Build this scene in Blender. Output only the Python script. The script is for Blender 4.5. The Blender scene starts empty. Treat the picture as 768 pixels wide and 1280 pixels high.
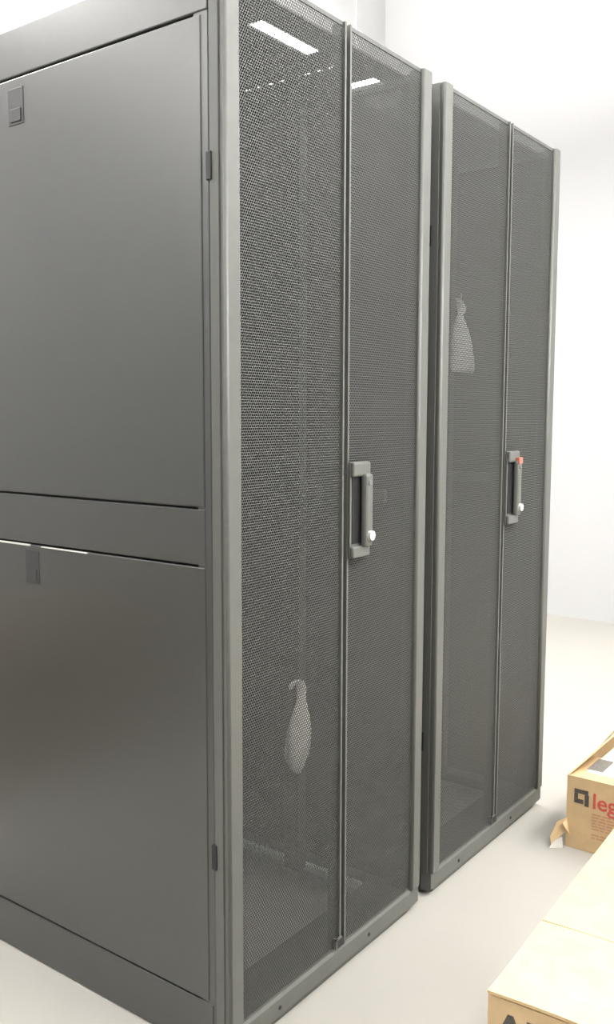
import bpy, bmesh, math, random
import numpy as np
from mathutils import Vector, Matrix

random.seed(7)
SC = bpy.context.scene
COL = SC.collection

# ------------------------------------------------------------------ camera
CAM_POS = Vector((-1.2151, -1.0915, 1.2215))
YAW, PITCH, ROLL, FPX = 0.6389, 0.1040, 0.0025, 1155.15
d = Vector((math.cos(YAW)*math.cos(PITCH), math.sin(YAW)*math.cos(PITCH), -math.sin(PITCH)))
r0 = Vector((math.sin(YAW), -math.cos(YAW), 0)); u0 = r0.cross(d)
cr = r0*math.cos(ROLL) + u0*math.sin(ROLL); cu = -r0*math.sin(ROLL) + u0*math.cos(ROLL)
cam_data = bpy.data.cameras.new('camera')
cam = bpy.data.objects.new('camera', cam_data); COL.objects.link(cam)
cam.matrix_world = Matrix(((cr.x, cu.x, -d.x, CAM_POS.x), (cr.y, cu.y, -d.y, CAM_POS.y), (cr.z, cu.z, -d.z, CAM_POS.z), (0, 0, 0, 1)))
cam_data.sensor_fit = 'VERTICAL'; cam_data.sensor_height = 36.0; cam_data.sensor_width = 36.0*768/1280
cam_data.lens = FPX/1280*36.0
cam_data.clip_start = 0.02
SC.camera = cam

# ------------------------------------------------------------------ world, exposure
world = bpy.data.worlds.new('world'); SC.world = world; world.use_nodes = True
world.node_tree.nodes['Background'].inputs[0].default_value = (0.8, 0.85, 0.9, 1)
world.node_tree.nodes['Background'].inputs[1].default_value = 0.3
SC.view_settings.view_transform = 'Standard'; SC.view_settings.look = 'None'
SC.view_settings.gamma = 1.0; SC.view_settings.use_curve_mapping = False
SC.view_settings.exposure = 0.0
LAMP = 24.0                                   # radiance of a ceiling panel
CEIL = 4.20
LAMP_SPOTS = [(-2.60, 1.56), (-0.30, 1.56), (1.00, 1.56), (2.3, 1.56),  # first panel is unseen, added to brighten the back wall and side panel
              (-0.30, -1.65), (1.00, -1.65), (2.3, -1.65),
              (1.00, -3.7), (2.3, -3.7)]
LAMP_Z = 2.80                                 # underside of the lamps' top plates; they hang on wires

# ------------------------------------------------------------------ materials
def mat(name, col, rough=0.5, metal=0.0, spec=0.5, var=0.0, vscale=8.0, bump=0.0, bscale=300.0, emit=0.0, trans=0.0, alpha=1.0, coat=0.0):
    m = bpy.data.materials.new(name); m.use_nodes = True
    nt = m.node_tree; b = nt.nodes['Principled BSDF']
    b.inputs['Base Color'].default_value = (*col, 1); b.inputs['Roughness'].default_value = rough
    b.inputs['Metallic'].default_value = metal; b.inputs['Specular IOR Level'].default_value = spec
    b.inputs['Alpha'].default_value = alpha
    if coat: b.inputs['Coat Weight'].default_value = coat; b.inputs['Coat Roughness'].default_value = 0.28
    if trans: b.inputs['Transmission Weight'].default_value = trans
    tc = nt.nodes.new('ShaderNodeTexCoord')
    if var:
        n = nt.nodes.new('ShaderNodeTexNoise'); n.inputs['Scale'].default_value = vscale; n.inputs['Detail'].default_value = 5
        nt.links.new(tc.outputs['Object'], n.inputs['Vector'])
        r = nt.nodes.new('ShaderNodeValToRGB')
        r.color_ramp.elements[0].position = 0.3; r.color_ramp.elements[1].position = 0.7
        r.color_ramp.elements[0].color = (*[c*(1-var) for c in col], 1); r.color_ramp.elements[1].color = (*[min(1, c*(1+var)) for c in col], 1)
        nt.links.new(n.outputs['Fac'], r.inputs['Fac']); nt.links.new(r.outputs['Color'], b.inputs['Base Color'])
    if bump:
        n = nt.nodes.new('ShaderNodeTexNoise'); n.inputs['Scale'].default_value = bscale; n.inputs['Detail'].default_value = 2
        nt.links.new(tc.outputs['Object'], n.inputs['Vector'])
        k = nt.nodes.new('ShaderNodeBump'); k.inputs['Strength'].default_value = bump; k.inputs['Distance'].default_value = 0.001
        nt.links.new(n.outputs['Fac'], k.inputs['Height']); nt.links.new(k.outputs['Normal'], b.inputs['Normal'])
    if emit:
        b.inputs['Emission Color'].default_value = (1.0, 0.985, 0.95, 1); b.inputs['Emission Strength'].default_value = emit
    return m

M = {
    'paint':   mat('black_powder_coat', (0.036, 0.038, 0.035), 0.36, spec=0.9, coat=0.25, var=0.05, vscale=40, bump=0.12, bscale=500),
    'stile':   mat('lit_satin_black_paint', (0.100, 0.104, 0.094), 0.52, spec=0.7, var=0.04, vscale=30),  # lighter than the side paint: the front's stronger light put into the colour
    'sheet':   mat('perforated_black_steel', (0.050, 0.052, 0.048), 0.42),
    'inner':   mat('interior_black_paint', (0.085, 0.087, 0.082), 0.5, var=0.06, vscale=12),
    'dark':    mat('dark_plastic', (0.012, 0.012, 0.014), 0.5),
    'recess':  mat('latch_plastic', (0.042, 0.042, 0.044), 0.55, bump=0.2, bscale=200),
    'handle':  mat('handle_plastic', (0.12, 0.125, 0.115), 0.4),
    'lit_rail':    mat('lit_rail_steel', (0.85, 0.85, 0.83), 0.5, metal=0.1, var=0.08, vscale=20),  # near-white colour stands in for light along the bottom rail
    'brace':   mat('brace_grey_paint', (0.16, 0.16, 0.155), 0.5),
    'chrome':  mat('bright_nickel', (0.92, 0.92, 0.90), 0.25, metal=0.6),
    'edge':    mat('lit_panel_edge', (0.60, 0.60, 0.56), 0.5),  # pale colour stands for light along the panel edge
    'red':     mat('red_sticker', (0.42, 0.13, 0.10), 0.5),
    'bag':     mat('white_plastic_film', (0.93, 0.93, 0.92), 0.35, var=0.06, vscale=30, bump=0.4, bscale=60),
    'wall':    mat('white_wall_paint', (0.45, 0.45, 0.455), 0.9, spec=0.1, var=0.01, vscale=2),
    'ceil':    mat('white_ceiling_paint', (0.84, 0.84, 0.845), 0.9, spec=0.1),
    'floor':   mat('pale_vinyl_floor', (0.365, 0.352, 0.322), 0.55, spec=0.3, var=0.02, vscale=3),
    'card':    mat('brown_cardboard', (0.60, 0.435, 0.252), 0.85, spec=0.15, var=0.07, vscale=25, bump=0.15, bscale=90),
    'kraft':   mat('dark_kraft_board', (0.24, 0.18, 0.12), 0.85, spec=0.15, var=0.08, vscale=20),
    'cardin':  mat('cardboard_inside', (0.50, 0.35, 0.20), 0.9, spec=0.1, var=0.06, vscale=25),
    'ink':     mat('black_print', (0.075, 0.068, 0.06), 0.7, var=0.2, vscale=200),
    'redink':  mat('red_print', (0.56, 0.10, 0.075), 0.7, var=0.15, vscale=200),
    'redtext': mat('small_red_print', (0.50, 0.27, 0.165), 0.8),
    'paper':   mat('white_paper', (0.80, 0.80, 0.80), 0.7, spec=0.2),
    'grey':    mat('grey_print', (0.16, 0.16, 0.15), 0.7, var=0.4, vscale=300),
    'tape':    mat('clear_packing_tape', (0.75, 0.74, 0.68), 0.2, var=0.05, alpha=0.55),
    'lamp':    mat('lamp_diffuser', (0.9, 0.9, 0.9), 0.5, emit=LAMP),
    'white':   mat('white_metal', (0.8, 0.8, 0.8), 0.5),
}

# ------------------------------------------------------------------ helpers
def link(name, me, m, parent=None, smooth=False):
    o = bpy.data.objects.new(name, me); COL.objects.link(o)
    if m: me.materials.append(M[m])
    if parent: o.parent = parent
    if smooth:
        for p in me.polygons: p.use_smooth = True
    return o

def tag(o, label, cat, group=None):
    o['label'] = label; o['category'] = cat
    if group: o['group'] = group
    return o

def empty(name, loc, rz=0):
    o = bpy.data.objects.new(name, None); COL.objects.link(o); o.location = loc; o.rotation_euler[2] = rz
    o.empty_display_size = 0.1
    return o

def bm_box(bm, a, b):
    vs = [bm.verts.new((x, y, z)) for x in (a[0], b[0]) for y in (a[1], b[1]) for z in (a[2], b[2])]
    for f in ((0, 1, 3, 2), (4, 6, 7, 5), (0, 4, 5, 1), (2, 3, 7, 6), (0, 2, 6, 4), (1, 5, 7, 3)):
        bm.faces.new([vs[i] for i in f])

def finish(bm, name, bevel=0.0, seg=2):
    bmesh.ops.recalc_face_normals(bm, faces=bm.faces)
    if bevel:
        bmesh.ops.bevel(bm, geom=list(bm.edges), offset=bevel, segments=seg, affect='EDGES', profile=0.5)
    me = bpy.data.meshes.new(name); bm.to_mesh(me); bm.free()
    return me

def boxes(name, lst, m, parent=None, bevel=0.0):
    bm = bmesh.new()
    for a, b in lst: bm_box(bm, a, b)
    return link(name, finish(bm, name, bevel), m, parent)

def box(name, a, b, m, parent=None, bevel=0.0):
    return boxes(name, [(a, b)], m, parent, bevel)

def prism(name, prof, z0, z1, m, parent=None, axis='z', smooth=False):
    """closed 2D profile swept along one axis: z -> (x,y), x -> (y,z), y -> (x,z)"""
    bm = bmesh.new()
    def P(p, t):
        return {'z': (p[0], p[1], t), 'x': (t, p[0], p[1]), 'y': (p[0], t, p[1])}[axis]
    A = [bm.verts.new(P(p, z0)) for p in prof]; B = [bm.verts.new(P(p, z1)) for p in prof]
    n = len(prof)
    for i in range(n):
        f = bm.faces.new((A[i], A[(i+1) % n], B[(i+1) % n], B[i])); f.smooth = smooth
    bm.faces.new(A[::-1]); bm.faces.new(B)
    return link(name, finish(bm, name), m, parent)

def cyl_bm(bm, p, axis, rad, h, n=16):
    ax = Vector(axis).normalized(); mtx = Matrix.Translation(Vector(p)+ax*h/2) @ ax.to_track_quat('Z', 'Y').to_matrix().to_4x4()
    bmesh.ops.create_cone(bm, cap_ends=True, segments=n, radius1=rad, radius2=rad, depth=h, matrix=mtx)

def cyl(name, p, axis, rad, h, m, parent=None, n=16):
    bm = bmesh.new(); cyl_bm(bm, p, axis, rad, h, n)
    return link(name, finish(bm, name), m, parent)

def quadsheet(name, pts, thick, m, parent=None):
    """a flat quad given by 4 corner points with a real thickness"""
    P = [Vector(p) for p in pts]; nrm = (P[1]-P[0]).cross(P[3]-P[0]).normalized()*thick
    bm = bmesh.new()
    A = [bm.verts.new(p) for p in P]; B = [bm.verts.new(p+nrm) for p in P]
    bm.faces.new(A[::-1]); bm.faces.new(B)
    n = len(P)
    for i in range(n): bm.faces.new((A[i], A[(i+1) % n], B[(i+1) % n], B[i]))
    return link(name, finish(bm, name), m, parent)

def text(name, s, size, m, parent, mtx, bold=0.0):
    cu_ = bpy.data.curves.new('t', 'FONT'); cu_.body = s; cu_.size = size; cu_.offset = bold; cu_.extrude = 0.0003; cu_.resolution_u = 4
    t = bpy.data.objects.new('t', cu_); COL.objects.link(t)
    dg = bpy.context.evaluated_depsgraph_get()
    me = bpy.data.meshes.new_from_object(t.evaluated_get(dg)); bpy.data.objects.remove(t); bpy.data.curves.remove(cu_)
    me.materials.clear()
    o = link(name, me, m, parent); o.matrix_local = mtx
    return o

# ------------------------------------------------------------------ room
X0, X1, Y0, Y1 = -5.5, 4.2, -6.0, 2.3
def struct(name, a, b, m):
    o = box(name, a, b, m); o['kind'] = 'structure'; return o
struct('floor', (X0-0.1, Y0-0.1, -0.1), (X1+0.1, Y1+0.1, 0), 'floor')
struct('ceiling', (X0-0.1, Y0-0.1, CEIL), (X1+0.1, Y1+0.1, CEIL+0.1), 'ceil')
struct('wall_left', (X0-0.1, Y0, 0), (X0, Y1, CEIL), 'wall')
struct('wall_right', (X1, Y0, 0), (X1+0.1, Y1, CEIL), 'wall')
struct('wall_front', (X0-0.1, Y0-0.1, 0), (X1+0.1, Y0, CEIL), 'wall')
struct('wall_back', (X0-0.1, Y1, 0), (X1+0.1, Y1+0.1, CEIL), 'wall')

for i, (x, y) in enumerate(LAMP_SPOTS):
    t = empty('ceiling_light', (x, y, LAMP_Z))
    boxes('frame', [((-0.61, -0.31, -0.055), (0.61, -0.3005, -0.04)), ((-0.61, 0.3005, -0.055), (0.61, 0.31, -0.04)),
                    ((-0.61, -0.3005, -0.055), (-0.6005, 0.3005, -0.04)), ((0.6005, -0.3005, -0.055), (0.61, 0.3005, -0.04))], 'white', t)
    box('diffuser', (-0.60, -0.30, -0.09), (0.60, 0.30, -0.0005), 'lamp', t, 0.008)
    for sx in (-0.45, 0.45): cyl('suspension_wire', (sx, 0, 0), (0, 0, 1), 0.0012, CEIL-LAMP_Z, 'white', t, 6)
    tag(t, 'white rectangular light panel hung from the ceiling', 'ceiling light', 'ceiling light panels')

# ------------------------------------------------------------------ server racks
W, D, H, GAP = 0.713, 1.070, 2.000, 0.0600
ZD0, ZD1 = 0.063, 1.995                      # door bottom and top

def perforated_mesh(w, h, pitch=0.0058, hole=0.0045, depth=0.0012):
    """staggered hexagonal cells, each with a hole and its wall; in the xz plane, front at y=0"""
    rowh = pitch*math.sqrt(3)/2
    nc, nr = int(w/pitch), int(h/rowh)
    gx, gz = np.meshgrid(np.arange(nc), np.arange(nr))
    cx = (gx + 0.5*(gz % 2) + 0.25)*pitch + (w-nc*pitch)/2; cz = (gz+0.5)*rowh + (h-nr*rowh)/2
    cx, cz = cx.ravel(), cz.ravel()
    a = np.arange(6)*math.pi/3 + math.pi/6
    R = pitch/math.sqrt(3)
    ri = hole/2*1.05
    rings = []
    for rad, yy in ((R, 0.0), (ri, 0.0), (ri, depth)):
        v = np.zeros((len(cx), 6, 3)); v[..., 0] = cx[:, None]+rad*np.cos(a); v[..., 2] = cz[:, None]+rad*np.sin(a); v[..., 1] = yy
        rings.append(v)
    V = np.concatenate(rings, axis=1).reshape(-1, 3)
    base = (np.arange(len(cx))*18)[:, None, None]
    i = np.arange(6); j = (i+1) % 6
    f1 = np.stack([i, j, 6+j, 6+i], 1); f2 = np.stack([6+i, 6+j, 12+j, 12+i], 1)
    F = (base + np.concatenate([f1, f2])[None]).reshape(-1, 4)
    me = bpy.data.meshes.new('perforated_sheet')
    me.vertices.add(len(V)); me.vertices.foreach_set('co', V.ravel().astype(np.float32))
    me.loops.add(F.size); me.loops.foreach_set('vertex_index', F.ravel().astype(np.int32))
    me.polygons.add(len(F)); me.polygons.foreach_set('loop_start', (np.arange(len(F))*4).astype(np.int32))
    me.update(calc_edges=True); me.validate()
    return me

LEAF_W = 0.328
sheet_me = perforated_mesh(LEAF_W, 1.988-0.064)

def stile_profile(w, flip=False, rad=0.006, yf=-0.014, yb=0.0215):
    """box-section stile: side face with a shallow groove, rounded corner, flat front, soft inner edge"""
    p = [(0, yb), (0, 0.002), (0.003, 0.001), (0.003, -0.003), (0.001, -0.004)]
    for k in range(0, 5):
        t = math.pi + k/4*math.pi/2
        p.append((0.001+rad+rad*math.cos(t), yf+rad+rad*math.sin(t)))
    p += [(w-0.006, yf), (w-0.002, yf+0.002), (w, yf+0.006), (w, yb)]
    return [((W-x) if flip else x, y) for x, y in p]

def make_door(root, right, red=False, bottom_bracket=True):
    """one leaf of the split door: stile and edge flange, perforated sheet, hardware"""
    prof = stile_profile(0.042, flip=right)
    bm = bmesh.new()
    def sweep(pr, z0, z1, sm):
        A = [bm.verts.new((x, y, z0)) for x, y in pr]; B = [bm.verts.new((x, y, z1)) for x, y in pr]; n = len(pr)
        for i in range(n):
            f = bm.faces.new((A[i], A[(i+1) % n], B[(i+1) % n], B[i])); f.smooth = sm and (5 <= i <= 8 or 10 <= i <= 11)
        bm.faces.new(A[::-1]); bm.faces.new(B)
    sweep(prof, ZD0, ZD1, True)
    c0, c1 = (0.3635, 0.369) if not right else (0.382, 0.3875)
    bm_box(bm, (c0, -0.010, ZD0), (c1, 0.0215, ZD1))                       # meeting edge flange
    xa, xb = (0.041, 0.3645) if not right else (0.3865, W-0.041)
    bm_box(bm, (xa, -0.0045, ZD0), (xb, 0.002, 0.0665))                      # bottom hem
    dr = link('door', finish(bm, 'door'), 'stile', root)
    box('top_hem', (xa+0.001, -0.0050, 1.987), (xb-0.001, -0.001, ZD1), 'inner', dr)
    sh = bpy.data.objects.new('perforated_sheet', sheet_me); COL.objects.link(sh)
    if not sheet_me.materials: sheet_me.materials.append(M['sheet'])
    sh.parent = dr; sh['kind'] = 'stuff'
    sh.location = ((0.0380 if not right else 0.3835), -0.004, 0.064)
    for zh in (1.648, 0.405):
        xh = (-0.003, 0.010) if not right else (W-0.010, W+0.003)
        box('hinge', (xh[0], 0.0165, zh-0.024), (xh[1], 0.0285, zh+0.024), 'dark', dr, 0.0015)
    if right:
        hx = 0.384
        # back plate, raised ends, swing lever, lock
        box('handle_plate', (hx, -0.0160, 0.922), (hx+0.070, -0.0115, 1.125), 'handle', dr, 0.001)
        box('handle_recess', (hx+0.006, -0.0175, 0.952), (hx+0.046, -0.0158, 1.093), 'dark', dr, 0.0006)
        box('handle_end', (hx, -0.0250, 1.094), (hx+0.066, -0.0150, 1.125), 'handle', dr, 0.004)
        box('handle_end', (hx, -0.0250, 0.922), (hx+0.066, -0.0150, 0.947), 'handle', dr, 0.004)
        box('handle_lever', (hx+0.034, -0.0350, 0.944), (hx+0.062, -0.0190, 1.100), 'handle', dr, 0.006)
        bm = bmesh.new(); cyl_bm(bm, (hx+0.049, -0.0340, 0.968), (0, -1, 0), 0.0105, 0.008, 20)
        bm_box(bm, (hx+0.0475, -0.0425, 0.963), (hx+0.0505, -0.0415, 0.973))
        link('lock_cylinder', finish(bm, 'lock_cylinder'), 'chrome', dr)
        cyl('pivot_button', (hx+0.047, -0.0340, 1.080), (0, -1, 0), 0.0055, 0.003, 'brace', dr)
        if red:
            box('red_sticker', (hx+0.036, -0.0360, 1.090), (hx+0.062, -0.0254, 1.107), 'red', dr, 0.001)
    else:
        # keeper at the foot of the meeting edges
        boxes('bolt_bracket', [((0.347, -0.0135, 0.0670), (0.351, -0.0045, 0.090)), ((0.347, -0.0135, 0.086), (0.369, -0.0101, 0.090))], 'handle', dr)
        box('bolt_keeper', (0.3525, -0.0125, 0.0665), (0.3795, -0.0101, 0.085), 'dark', dr, 0.001)
    return dr

def roof_mesh(holes, x0, x1, y0, y1, z0, z1):
    xs = sorted({x0, x1, *[v for h in holes for v in (h[0], h[1])]}); ys = sorted({y0, y1, *[v for h in holes for v in (h[2], h[3])]})
    bm = bmesh.new(); g = {}
    def v(i, j):
        if (i, j) not in g: g[(i, j)] = bm.verts.new((xs[i], ys[j], z0))
        return g[(i, j)]
    for i in range(len(xs)-1):
        for j in range(len(ys)-1):
            mx, my = (xs[i]+xs[i+1])/2, (ys[j]+ys[j+1])/2
            if any(h[0] < mx < h[1] and h[2] < my < h[3] for h in holes): continue
            bm.faces.new((v(i, j), v(i+1, j), v(i+1, j+1), v(i, j+1)))
    ex = bmesh.ops.extrude_face_region(bm, geom=list(bm.faces))
    bmesh.ops.translate(bm, verts=[e for e in ex['geom'] if isinstance(e, bmesh.types.BMVert)], vec=(0, 0, z1-z0))
    return finish(bm, 'roof')

def make_rack(name, loc, label, first):
    t = empty(name, loc); tag(t, label, 'server rack', 'server racks side by side')
    # corner posts
    for (x, y) in ((0.002, 0.0235), (W-0.042, 0.0235), (0.002, D-0.06), (W-0.042, D-0.06)):
        box('post', (x, y, 0.03), (x+0.040, y+0.0365, 1.974), 'paint', t, 0.003)
    # sides
    for s in (0, 1):
        def sx(a, b): return (a, b) if s == 0 else (W-b, W-a)
        for (z0, z1, zl) in ((1.0565, 1.9005, 1.845), (0.1125, 0.9465, 0.899)):
            x = sx(0.0, 0.014)
            p = box('side_panel', (x[0], 0.0405, z0), (x[1], D-0.02, z1), 'paint', t, 0.002)
            lx = sx(-0.0012, 0.010)
            # recessed slam latch: frame, body and finger tab
            y0, y1 = (0.5265, 0.577) if zl > 1 else (0.517, 0.563)
            hh = 0.036
            k = box('latch', (lx[0], y0, zl-hh), (lx[1], y1, zl+hh), 'recess', p, 0.001)
            lt = sx(-0.0030, 0.002)
            box('latch_tab', (lt[0], y0+0.008, zl-hh+0.006), (lt[1], y1-0.008, zl-0.004), 'recess', p, 0.001)
        # the lower panel stands a little proud: pale strips paint the light on its upper edge
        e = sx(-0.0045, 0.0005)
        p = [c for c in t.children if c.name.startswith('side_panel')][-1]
        box('lit_edge_strip', (e[0], 0.5445, 0.9440), (e[1], D-0.021, 0.9472), 'edge', p)
        box('lit_edge_strip', (e[0], 0.3600, 0.9440), (e[1], 0.5050, 0.9462), 'edge', p)
        x = sx(0.001, 0.014)
        box('side_beam', (x[0], 0.0405, 0.9510), (x[1], D-0.02, 1.0520), 'paint', t, 0.001)
        x = sx(0.0165, 0.030)
        box('beam_backing', (x[0], 0.06, 0.930), (x[1], D-0.06, 1.070), 'dark', t)
        x = sx(0.0, 0.020)
        box('top_rail', (x[0], 0.0235, 1.9045), (x[1], D, 1.999), 'paint', t, 0.003)
        box('side_plinth', (x[0], 0.0300, 0.002), (x[1], D, 0.1085), 'paint', t, 0.002)
        # inner skin seen through the doors, with its mid brace
        x = sx(0.0305, 0.034)
        box('inner_skin', (x[0], 0.0605, 0.112), (x[1], D-0.061, 1.9), 'inner', t)
        x = sx(0.0345, 0.050)
        box('inner_brace', (x[0], 0.075, 1.015), (x[1], D-0.075, 1.045), 'brace', t, 0.002)
    # roof with its cable openings
    if first:
        holes = [(0.228, 0.421, 0.092, 0.128), (0.613, 0.662, 0.083, 0.190), (0.676, 0.682, 0.083, 0.190)]
        for y in (0.365, 0.331, 0.296, 0.261, 0.190, 0.157, 0.124): holes.append((0.504, 0.513, y-0.009, y+0.009))
    else:
        holes = [(0.10, 0.30, 0.75, 0.79), (0.44, 0.64, 0.75, 0.79)]
    link('roof', roof_mesh(holes, 0.021, W-0.021, 0.024, D-0.01, 1.9765, 1.9795), 'paint', t)
    # base: front and rear rails, side rails, inner rail, coloured pale on the first rack for light along it
    pr = [(0.0215, 0.062), (0.0215, 0.013), (-0.004, 0.013), (-0.009, 0.020), (-0.009, 0.056), (-0.005, 0.062)]
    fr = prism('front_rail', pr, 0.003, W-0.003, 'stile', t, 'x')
    for x in (0.155, 0.485):
        cyl('screw', (x, -0.0085, 0.037), (0, -1, 0), 0.0045, 0.002, 'dark', fr, 10)
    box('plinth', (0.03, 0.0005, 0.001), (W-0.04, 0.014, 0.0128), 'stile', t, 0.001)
    box('rear_rail', (0.021, D-0.012, 0.003), (W-0.021, D, 0.061), 'paint', t)
    box('base_plate', (0.0205, 0.0225, 0.040), (W-0.0205, 0.108, 0.056), 'inner', t)
    box('base_plate', (0.0205, 0.86, 0.040), (W-0.0205, D-0.0125, 0.056), 'inner', t)
    box('base_plate', (0.640, 0.1085, 0.040), (W-0.0205, 0.8595, 0.056), 'inner', t)
    box('base_plate', (0.0205, 0.1085, 0.040), (0.100, 0.8595, 0.056), 'inner', t)
    box('bottom_rail', (0.622, 0.110, 0.047), (0.6395, 0.858, 0.062), 'lit_rail' if first else 'inner', t, 0.001)
    # equipment rails, the pair near the door and the pair far from it
    for x in (0.118, 0.590):
        for y in (0.275, 0.80):
            bm = bmesh.new(); bm_box(bm, (x, y, 0.0565), (x+0.032, y+0.003, 1.974)); xx = x if x > 0.3 else x+0.029
            bm_box(bm, (xx, y+0.003, 0.0565), (xx+0.003, y+0.045, 1.974))
            link('equipment_rail', finish(bm, 'equipment_rail'), 'inner', t)
    for (x, y) in ((0.035, 0.03), (W-0.035, 0.022), (0.035, D-0.05), (W-0.035, D-0.05)):
        bm = bmesh.new(); cyl_bm(bm, (x, y, 0.0), (0, 0, 1), 0.018, 0.007, 18); cyl_bm(bm, (x, y, 0.007), (0, 0, 1), 0.006, 0.033, 10)
        link('levelling_foot', finish(bm, 'levelling_foot'), 'handle', t)
    make_door(t, False); make_door(t, True, red=not first)
    # rear door, one perforated leaf pair in a plain frame
    bm = bmesh.new()
    for a, b in (((0.0, D+0.001, ZD0), (0.056, D+0.025, ZD1)), ((W-0.056, D+0.001, ZD0), (W, D+0.025, ZD1)), ((0.362, D+0.001, ZD0), (0.398, D+0.025, ZD1)),
                 ((0.056, D+0.001, 1.985), (0.362, D+0.025, ZD1)), ((0.398, D+0.001, 1.985), (W-0.056, D+0.025, ZD1)),
                 ((0.056, D+0.001, ZD0), (0.362, D+0.025, 0.075)), ((0.398, D+0.001, ZD0), (W-0.056, D+0.025, 0.075))): bm_box(bm, a, b)
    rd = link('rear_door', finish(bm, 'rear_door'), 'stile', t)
    for x in (0.048, 0.372):
        sh = bpy.data.objects.new('perforated_sheet', sheet_me); COL.objects.link(sh); sh.parent = rd; sh['kind'] = 'stuff'
        sh.location = (x, D+0.012, 0.064)
    return t

make_rack('server_rack', (0, 0, 0), 'nearer dark grey server rack, grey side panels with latches facing the viewer', True)
make_rack('server_rack', (W+GAP, 0, 0), 'farther dark grey server rack beside the white wall, red mark on its door handle', False)

# ------------------------------------------------------------------ plastic bags tied to the inside of the perforated doors
def bag(name, rings, loc, label, seed, tie):
    rnd = random.Random(seed); bm = bmesh.new(); N = 20; prev = None
    ph = [rnd.uniform(0, 6.28) for _ in range(4)]
    first_ring = None
    for (dx, z, hw, hd) in rings:
        ring = []
        for k in range(N):
            a = 2*math.pi*k/N
            w = 1+0.10*math.sin(3*a+ph[0]+z*18)+0.07*math.sin(5*a+ph[1]+z*9)
            ring.append(bm.verts.new((dx+hw*w*math.cos(a), hd*w*math.sin(a), z)))
        if prev:
            for k in range(N):
                f = bm.faces.new((prev[k], prev[(k+1) % N], ring[(k+1) % N], ring[k])); f.smooth = True
        else: first_ring = ring
        prev = ring
    bm.faces.new(first_ring[::-1]); bm.faces.new(prev)
    o = link(name, finish(bm, name), 'bag'); o.location = loc
    a_ = Vector((tie[0], 0.0, tie[1])); b_ = Vector(tie[2]) - Vector(loc); v = b_-a_
    cyl('tie_string', a_, v, 0.0012, v.length, 'bag', o, 6)
    return tag(o, label, 'plastic bag', 'plastic bags hung inside the racks')
b1 = [(-0.030, 0.222, 0.004, 0.003), (-0.020, 0.236, 0.010, 0.006), (-0.004, 0.239, 0.012, 0.008), (0.010, 0.232, 0.012, 0.009), (0.016, 0.215, 0.013, 0.009), (0.014, 0.190, 0.012, 0.009), (0.010, 0.170, 0.018, 0.012),
      (0.006, 0.145, 0.026, 0.016), (0.002, 0.110, 0.034, 0.020), (-0.002, 0.070, 0.036, 0.021), (-0.004, 0.045, 0.034, 0.019), (-0.001, 0.020, 0.022, 0.013), (0.003, 0.004, 0.009, 0.006), (0.004, 0.0, 0.003, 0.003)]
b1 = [(a_*0.84, z_*0.84, w_*1.0, d_*0.84) for a_, z_, w_, d_ in b1]
bag('plastic_bag', b1, (0.270, 0.035, 0.4765), 'white plastic bag hanging low behind the nearer rack door', 3, (0.0, 0.196, (0.228, -0.0015, 0.690)))
b2 = [(-0.034, 0.224, 0.004, 0.004), (-0.020, 0.218, 0.016, 0.008), (-0.004, 0.200, 0.024, 0.011), (-0.002, 0.188, 0.022, 0.010), (-0.010, 0.176, 0.012, 0.008), (-0.012, 0.165, 0.018, 0.010),
      (-0.006, 0.135, 0.036, 0.016), (0.002, 0.090, 0.052, 0.020), (0.006, 0.045, 0.062, 0.021), (0.010, 0.010, 0.068, 0.017), (0.012, 0.0, 0.066, 0.008)]
b2 = [tuple(v*0.83 for v in r_) for r_ in b2]
bag('plastic_bag', b2, (0.9616, 0.030, 1.334), 'white plastic bag hanging high behind the farther rack door', 5, (-0.010, 0.176, (0.895, -0.0015, 1.524)))

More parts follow.
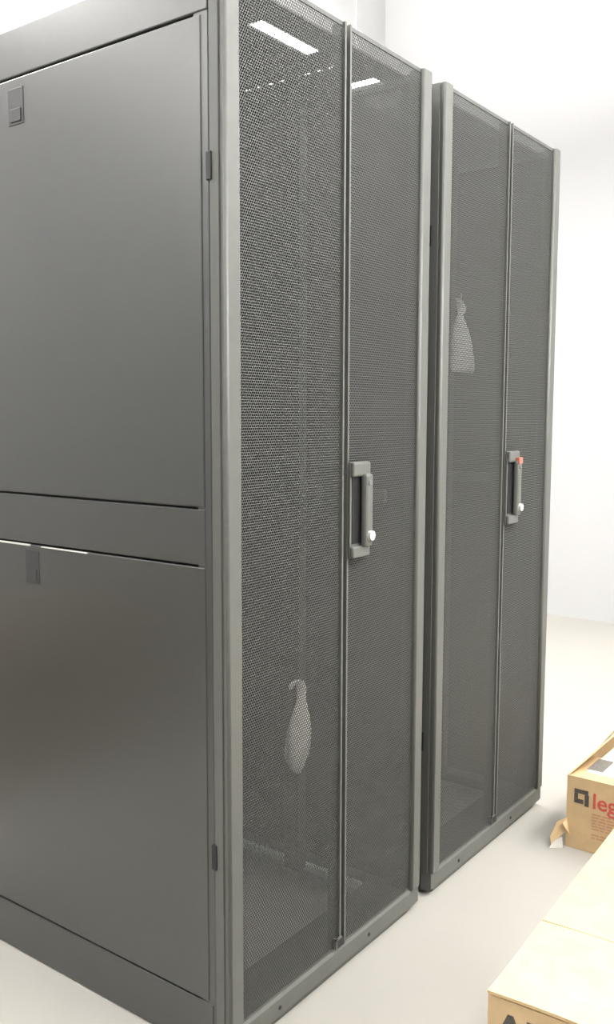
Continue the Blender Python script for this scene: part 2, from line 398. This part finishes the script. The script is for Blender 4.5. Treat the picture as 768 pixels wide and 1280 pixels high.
# ------------------------------------------------------------------ carton with red lettering, on the floor beyond the racks
def carton_far():
    bx, by, L, Wd, Hh = 1.257, -0.178, 0.40, 0.46, 0.211            # body spans x bx..bx+L, y by-Wd..by
    t = empty('cardboard_box', (bx, by, 0)); th = 0.004
    tag(t, 'open cardboard box with red lettering and black square logo, beyond the racks', 'cardboard box')
    boxes('body', [((0, -Wd, 0.0), (th, 0, Hh)), ((L-th, -Wd, 0), (L, 0, Hh)), ((th, -th, 0), (L-th, 0, Hh)), ((th, -Wd, 0), (L-th, -Wd+th, Hh)),
                   ((th, -Wd+th, 0), (L-th, -th, th))], 'card', t)
    # folded-in flaps that close most of the top
    box('flap', (0.0045, -Wd+0.006, Hh-0.006), (0.19, -0.006, Hh-0.002), 'card', t)
    # the long flap on the rack side stands half raised over the box
    a = math.radians(22); fl = 0.15
    dy, dz = -math.sin(a)*fl, math.cos(a)*fl*0.55
    quadsheet('flap', [(0.002, 0, Hh), (L*0.52, 0, Hh), (L*0.50, -0.085*0.75, Hh+0.075), (0.10, -0.085*0.75, Hh+0.075)], 0.004, 'card', t)
    quadsheet('flap', [(L*0.54, 0.0, Hh), (L, 0.0, Hh), (L, -0.07, Hh+0.10), (L*0.56, -0.07, Hh+0.10)], 0.004, 'card', t)
    quadsheet('flap', [(L, -0.02, Hh), (L, -Wd, Hh), (L+0.06, -Wd, Hh+0.12), (L+0.06, -0.02, Hh+0.12)], 0.004, 'cardin', t)
    box('packing_sheet', (0.055, -Wd+0.01, Hh-0.0018), (0.36, -0.035, Hh-0.0006), 'paper', t)
    box('printed_block', (0.075, -0.075, Hh-0.0005), (0.175, -0.030, Hh+0.0002), 'grey', t)
    # torn corner flap and loose tape at the foot
    quadsheet('torn_flap', [(-0.001, -0.004, 0.086), (-0.004, -0.010, 0.055), (-0.030, 0.030, 0.006), (-0.028, 0.034, 0.030), (-0.012, 0.022, 0.070)], 0.004, 'card', t)
    quadsheet('torn_fold', [(-0.003, 0.000, 0.082), (-0.020, 0.004, 0.074), (-0.022, -0.006, 0.060), (-0.006, -0.012, 0.040)], 0.003, 'card', t)
    quadsheet('loose_tape', [(-0.010, 0.006, 0.030), (-0.030, 0.022, 0.020), (-0.045, 0.030, 0.002), (-0.018, 0.000, 0.001)], 0.0006, 'tape', t)
    # print on the face towards the viewer (x = 0 plane, reading direction is -y)
    def face(y, z): return Matrix(((0, 0, -1, -0.0006), (-1, 0, 0, y), (0, 1, 0, z), (0, 0, 0, 1)))
    lg = [(-0.022, -0.062, 0.177, 0.165), (-0.022, -0.033, 0.1645, 0.149), (-0.052, -0.064, 0.1645, 0.131), (-0.022, -0.049, 0.1485, 0.136)]
    boxes('square_logo', [((-0.0009, min(a_, b_), min(c, e)), (-0.0001, max(a_, b_), max(c, e))) for a_, b_, c, e in lg], 'ink', t)
    text('red_lettering', 'legrand', 0.063, 'redink', t, face(-0.073, 0.131), 0.0010)
    rows = []; rnd = random.Random(2)
    for k in range(9):
        z = 0.112 - k*0.0085; y = -0.074
        if k == 6: continue
        while y > -0.20:
            w = rnd.uniform(0.008, 0.026); rows.append(((-0.0008, y-w, z), (-0.0001, y, z+0.0042))); y -= w+0.004
    pr_ = boxes('small_print', rows, 'redtext', t); pr_['kind'] = 'stuff'
carton_far()

# ------------------------------------------------------------------ near carton at the lower right corner
def carton_near():
    x0, y0, zt, L, Wd = -0.125, -0.589, 0.450, 0.78, 0.46
    t = empty('cardboard_box', (x0, y0, 0), 0.045); th = 0.005
    tag(t, 'large closed cardboard box nearest the viewer, dark capital letters, cut off by the frame', 'cardboard box')
    boxes('body', [((0, -Wd, 0), (th, 0, zt-0.005)), ((L-th, -Wd, 0), (L, 0, zt-0.005)), ((th, -th, 0), (L-th, 0, zt-0.005)), ((th, -Wd, 0), (L-th, -Wd+th, zt-0.005)), ((th, -Wd+th, 0), (L-th, -Wd+0.01+th, 0.004)),
                   ], 'card', t)
    # top flaps meeting crosswise, the front one bowed along its edge
    def bowed(name, xa, xb, lift_a, lift_b):
        bm = bmesh.new(); n = 14; rows = []
        for i in range(n+1):
            y = -Wd*i/n; s = math.sin(i/n*math.pi*3.3)*0.5+0.5
            row = []
            for (x, l) in ((xa, lift_a), ((xa+xb)/2, 0.0), (xb, lift_b)):
                row.append((x, y, zt-0.0045+l*s))
            rows.append(row)
        A = [[bm.verts.new(v) for v in r_] for r_ in rows]; B = [[bm.verts.new((v[0], v[1], v[2]+0.0045)) for v in r_] for r_ in rows]
        for i in range(n):
            for k in range(2):
                bm.faces.new((A[i][k], A[i+1][k], A[i+1][k+1], A[i][k+1])); bm.faces.new((B[i][k], B[i][k+1], B[i+1][k+1], B[i+1][k]))
            bm.faces.new((A[i][0], B[i][0], B[i+1][0], A[i+1][0])); bm.faces.new((A[i][2], A[i+1][2], B[i+1][2], B[i][2]))
        for k in range(2):
            bm.faces.new((A[0][k], A[0][k+1], B[0][k+1], B[0][k])); bm.faces.new((A[n][k], B[n][k], B[n][k+1], A[n][k+1]))
        return link(name, finish(bm, name), 'card', t)
    bowed('flap', -0.002, 0.206, 0.0025, 0.003)
    bowed('flap', 0.211, L, 0.001, 0.0)
    def face(y, z): return Matrix(((0, 0, -1, -0.0006), (-1, 0, 0, y), (0, 1, 0, z), (0, 0, 0, 1)))
    text('dark_lettering', 'APC', 0.062, 'ink', t, face(-0.012, 0.381), 0.0026)
carton_near()

# ------------------------------------------------------------------ plain cartons left of the racks, mirrored in the glossy side panels
def carton_plain(x, y, L, Wd, Hh, label):
    t = empty('cardboard_box', (x, y, 0)); tag(t, label, 'cardboard box', 'cartons left of the racks')
    box('body', (0, 0, 0), (L, Wd, Hh-0.005), 'kraft', t, 0.003)
    box('flap', (0, 0, Hh-0.0045), (L, Wd/2-0.002, Hh), 'kraft', t, 0.001)
    box('flap', (0, Wd/2+0.002, Hh-0.0045), (L, Wd, Hh), 'kraft', t, 0.001)
carton_plain(-1.62, 1.38, 0.56, 0.50, 0.58, 'taller dark brown cardboard box on the floor left of the nearer rack')
carton_plain(-1.02, 1.40, 0.52, 0.48, 0.50, 'shorter dark brown cardboard box on the floor left of the nearer rack')
